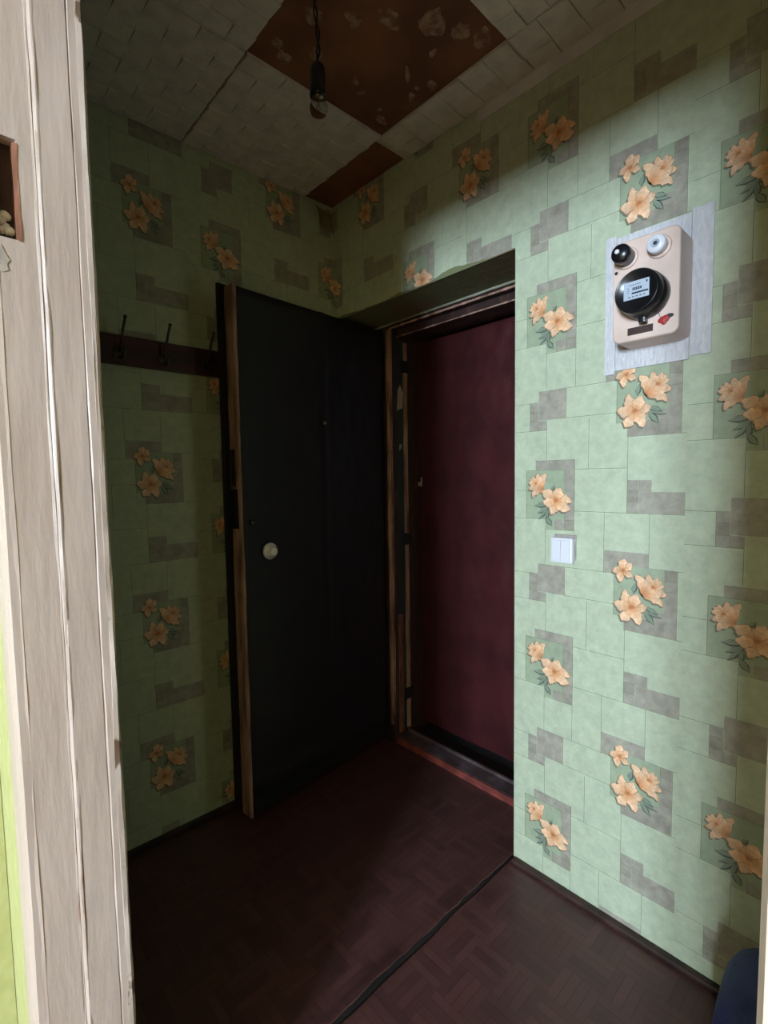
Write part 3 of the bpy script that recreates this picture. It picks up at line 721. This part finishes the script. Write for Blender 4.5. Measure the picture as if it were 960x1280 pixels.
# ------------------------------------------------------------------ bare bulb on its cord
bx, by = 0.743, 1.015
pend = empty('pendant_bulb', (bx, by, 2.145)); tag(pend, 'bare clear light bulb in a black socket hanging on a twisted cord', 'light bulb')
bm = bmesh.new()
for s in (0, math.pi):
    tube([(0.0035*math.cos(s+t*14)+0.004*math.sin(t*6), 0.0035*math.sin(s+t*14), 0.118+t*(ZC-2.145-0.1185)) for t in [k/40 for k in range(41)]], 0.0024, 6, bm)
obj('cord', bm, 'cord', pend, True)
obj('socket', lathe([(0.004, 0.122), (0.010, 0.121), (0.017, 0.112), (0.019, 0.100), (0.0195, 0.060), (0.020, 0.045), (0.018, 0.043), (0.001, 0.044)], 28), 'bakelite', pend, True)
obj('glass_bulb', lathe([(0.013, 0.052), (0.0135, 0.044), (0.017, 0.036), (0.0215, 0.026), (0.022, 0.016), (0.018, 0.006), (0.010, 0.001), (0.0008, 0.0)], 32), 'glass', pend, True)
obj('filament_stem', tube([(0, 0, 0.05), (0, 0, 0.028), (0.006, 0, 0.020), (0, 0.004, 0.018), (-0.006, 0, 0.020), (0, 0, 0.028)], 0.0012, 6), 'brass', pend, True)
obj('bulb_cap', lathe([(0.0128, 0.058), (0.0135, 0.050), (0.0125, 0.040), (0.004, 0.034), (0.0005, 0.034)], 24), 'brass', pend, True)
rose = bmesh.new()
box(rose, 0.0-0.012, 0.012, -0.012, 0.012, ZC-2.145-0.02, ZC-2.145-0.001, bevel=0.004)
obj('cord_anchor', rose, 'cord', pend)

# ------------------------------------------------------------------ electricity meter board
back = empty('foam_backing', (XR, 0.457, 1.712)); tag(back, 'white embossed foam strips framing the electricity meter on the wall', 'wall panel')
def bk(y0, y1, z0, z1, o=0.0): return boxes((-0.0052-o, -0.0014, y0-0.457, y1-0.457, z0-1.712, z1-1.712), bevel=0.0008)
for b in ((0.555, 0.582, 1.537, 1.892), (0.336, 0.381, 1.552, 1.892), (0.382, 0.554, 1.545, 1.62), (0.382, 0.554, 1.80, 1.885)):
    obj('foam_strip', bk(*b), 'foamwhite', back)

panel = empty('electricity_meter_board', (XR-0.0055, 0.452, 1.592)); tag(panel, 'beige electricity meter board with black round meter and two plug fuses', 'electric meter')
PD = 0.088
def rounded_box(w, h, d, r, seg=5):
    """box against the wall, w along y, h up, front at -d; corners of the front outline rounded, front edge softened"""
    bm = bmesh.new(); out = []
    for cx, cz, a0 in ((w/2-r, h-r, 0), (-w/2+r, h-r, 90), (-w/2+r, r, 180), (w/2-r, r, 270)):
        for k in range(seg+1):
            a = math.radians(a0+90*k/seg); out.append((cx+r*math.cos(a), cz+r*math.sin(a)))
    rings = []
    for x, s in ((0, 1.0), (-d+0.004, 1.0), (-d+0.001, 0.985), (-d, 0.965)):
        rings.append([bm.verts.new((x, p*s, (q-h/2)*s+h/2)) for p, q in out])
    n = len(out)
    for a, b in zip(rings, rings[1:]):
        for k in range(n): bm.faces.new((a[k], a[(k+1) % n], b[(k+1) % n], b[k]))
    bm.faces.new(rings[-1]); bm.faces.new(rings[0]); bmesh.ops.recalc_face_normals(bm, faces=bm.faces)
    return bm
obj('enclosure', rounded_box(0.148, 0.240, PD, 0.018), 'enamel', panel)
# meter: origin of the board is (XR, 0.452, 1.592); local y to the left in the picture
MC = (-PD, -0.003, 0.096)
mt = obj('meter', lathe([(0.053, 0.0), (0.053, 0.004), (0.0525, 0.030), (0.051, 0.032), (0.050, 0.036), (0.0495, 0.056), (0.046, 0.062), (0.0445, 0.0622), (0.043, 0.0600), (0.0005, 0.0600)], 56, '-X', MC), 'bakelite', panel, True)
obj('dial_face', boxes((MC[0]-0.0612, MC[0]-0.0602, MC[1]-0.028, MC[1]+0.027, MC[2]-0.018, MC[2]+0.022), bevel=0.0004), 'greyglass', mt)
ink = bmesh.new()
box(ink, MC[0]-0.0618, MC[0]-0.0611, MC[1]-0.012, MC[1]+0.008, MC[2]+0.002, MC[2]+0.0075)
box(ink, MC[0]-0.0618, MC[0]-0.0611, MC[1]-0.026, MC[1]+0.009, MC[2]-0.0065, MC[2]-0.003)
for k in range(5): box(ink, MC[0]-0.0616, MC[0]-0.0611, MC[1]+0.014-k*0.008-0.0022, MC[1]+0.014-k*0.008+0.0022, MC[2]-0.0135, MC[2]-0.0115)
box(ink, MC[0]-0.0616, MC[0]-0.0611, MC[1]-0.010, MC[1]+0.016, MC[2]+0.0135, MC[2]+0.0145)
box(ink, MC[0]-0.0616, MC[0]-0.0611, MC[1]-0.0245, MC[1]-0.0215, MC[2]+0.013, MC[2]+0.018)
for k in range(3): box(ink, MC[0]-0.0616, MC[0]-0.0611, MC[1]+0.015, MC[1]+0.019, MC[2]-0.003+k*0.005, MC[2]-0.0018+k*0.005)
obj('register_window', ink, 'dialink', mt)
dg = bmesh.new()
for k in range(4): box(dg, MC[0]-0.0620, MC[0]-0.0618, MC[1]+0.0062-k*0.0048-0.0009, MC[1]+0.0062-k*0.0048+0.0009, MC[2]+0.0034, MC[2]+0.0062)
obj('register_digits', dg, 'greyglass', mt)
obj('sealing_screw', boxes((MC[0]-0.026, MC[0]-0.004, MC[1]-0.008, MC[1]+0.008, MC[2]-0.064, MC[2]-0.048), bevel=0.004), 'bakelite', mt)
for nm, (y, z), m, prof, front in (
    ('plug_fuse', (0.041, 0.198), 'bakelite', [(0.0205, 0.004), (0.0205, 0.020), (0.0215, 0.022), (0.0215, 0.040), (0.019, 0.046), (0.0005, 0.0465)], 'whiteplastic'),
    ('plug_fuse', (-0.031, 0.200), 'whiteplastic', [(0.0195, 0.004), (0.0195, 0.012), (0.0205, 0.014), (0.0205, 0.026), (0.018, 0.030), (0.0005, 0.0305)], 'dialink')):
    f = obj(nm, lathe(prof, 32, '-X', (-PD, y, z)), m, panel, True)
    f['label'] = 'black screw-in plug fuse' if m == 'bakelite' else 'white screw-in plug fuse'
    obj('collar', lathe([(0.0255, -0.001), (0.0255, 0.003), (0.0235, 0.006), (0.0205, 0.006)], 32, '-X', (-PD, y, z)), 'enamel', f, True)
    if m == 'bakelite':
        obj('button', lathe([(0.0055, 0.046), (0.0055, 0.052), (0.004, 0.054), (0.0005, 0.054)], 18, '-X', (-PD, y+0.004, z+0.002)), 'whiteplastic', f, True)
    else:
        obj('porthole_ring', lathe([(0.0095, 0.030), (0.0095, 0.0318), (0.0082, 0.0322), (0.0072, 0.0318), (0.0072, 0.0306)], 24, '-X', (-PD, y, z)), 'greyglass', f, True)
        obj('porthole', lathe([(0.0045, 0.0300), (0.0040, 0.0316), (0.0005, 0.0318)], 18, '-X', (-PD, y, z)), 'dialink', f, True)
obj('name_plate', boxes((-PD-0.0015, -PD+0.001, -0.020, 0.037, 0.014, 0.031), (-PD-0.0022, -PD-0.0012, -0.020, 0.037, 0.0215, 0.0235), bevel=0.0005), 'plate', panel)
obj('seal_slot', lathe([(0.0085, -0.001), (0.0085, 0.0012), (0.0005, 0.0012)], 18, '-X', (-PD, -0.055, 0.0405), 1.0, 0.55), 'dialink', panel)
wx = bmesh.new()
for y, z, r in ((-0.041, 0.034, 0.0085), (-0.047, 0.037, 0.007), (-0.036, 0.033, 0.006), (-0.043, 0.028, 0.006), (-0.0535, 0.034, 0.0025), (-0.049, 0.031, 0.004)):
    bmesh.ops.create_uvsphere(wx, u_segments=12, v_segments=8, radius=r, matrix=Matrix.Translation((-PD-0.0005, y, z)) @ Matrix.Diagonal((0.3, 1, 1, 1)))
sl = obj('wax_seal', wx, 'wax', panel, True)
obj('seal_wire', tube([(-PD-0.001, -0.036, 0.038), (-PD-0.002, -0.034, 0.046), (-PD-0.001, -0.031, 0.053)], 0.0006, 5), 'dialink', sl)
obj('screw', lathe([(0.004, 0), (0.004, 0.001), (0.0005, 0.0015)], 10, '-X', (-PD, 0.066, 0.170)), 'plate', panel)

# ------------------------------------------------------------------ light switch
sw = empty('light_switch', (XR-0.0015, 0.692, 1.055)); tag(sw, 'square white plastic double rocker light switch on the papered wall', 'light switch')
obj('backing_pad', boxes((-0.004, 0.0, -0.036, 0.030, -0.030, 0.044), bevel=0.0015), 'greypaint', sw)
obj('switch_frame', boxes((-0.022, -0.0035, -0.034, 0.034, -0.039, 0.036), bevel=0.006), 'whiteplastic', sw)
for s in (-1, 1):
    obj('rocker', boxes((-0.0265, -0.0205, 0.0005 if s > 0 else -0.027, 0.027 if s > 0 else -0.0005, -0.031, 0.029), bevel=0.0015), 'whiteplastic', sw)

# ------------------------------------------------------------------ navy bag on the floor by the right wall
bag = empty('cloth_bag', (1.12, 0.11, 0.0)); tag(bag, 'dark navy blue cloth bag standing on the floor against the papered wall', 'bag')
bm = bmesh.new(); rings = []; nseg = 28
for z, s in ((0.0, 0.86), (0.012, 0.97), (0.08, 1.02), (0.18, 1.0), (0.25, 0.94), (0.285, 0.82), (0.305, 0.60), (0.312, 0.30)):
    ring = []
    for k in range(nseg):
        a = 2*math.pi*k/nseg; c, s_ = math.cos(a), math.sin(a)
        sup = lambda q: math.copysign(abs(q)**0.55, q)
        w = 1+0.05*noise.noise((c*2, s_*2, z*9))
        ring.append(bm.verts.new((0.115*sup(c)*s*w, 0.125*sup(s_)*s*w, z+0.001)))
    rings.append(ring)
for a, b in zip(rings, rings[1:]):
    for k in range(nseg): bm.faces.new((a[k], a[(k+1) % nseg], b[(k+1) % nseg], b[k]))
bm.faces.new(rings[0]); bm.faces.new(rings[-1]); bmesh.ops.recalc_face_normals(bm, faces=bm.faces)
obj('bag_body', bm, 'navy', bag, True)
obj('handle', tube([(0.06, -0.05, 0.295), (0.055, -0.05, 0.345), (0.02, -0.05, 0.365), (-0.03, -0.05, 0.362), (-0.06, -0.05, 0.34), (-0.065, -0.05, 0.292)], 0.009, 8), 'darkgrey', bag, True)
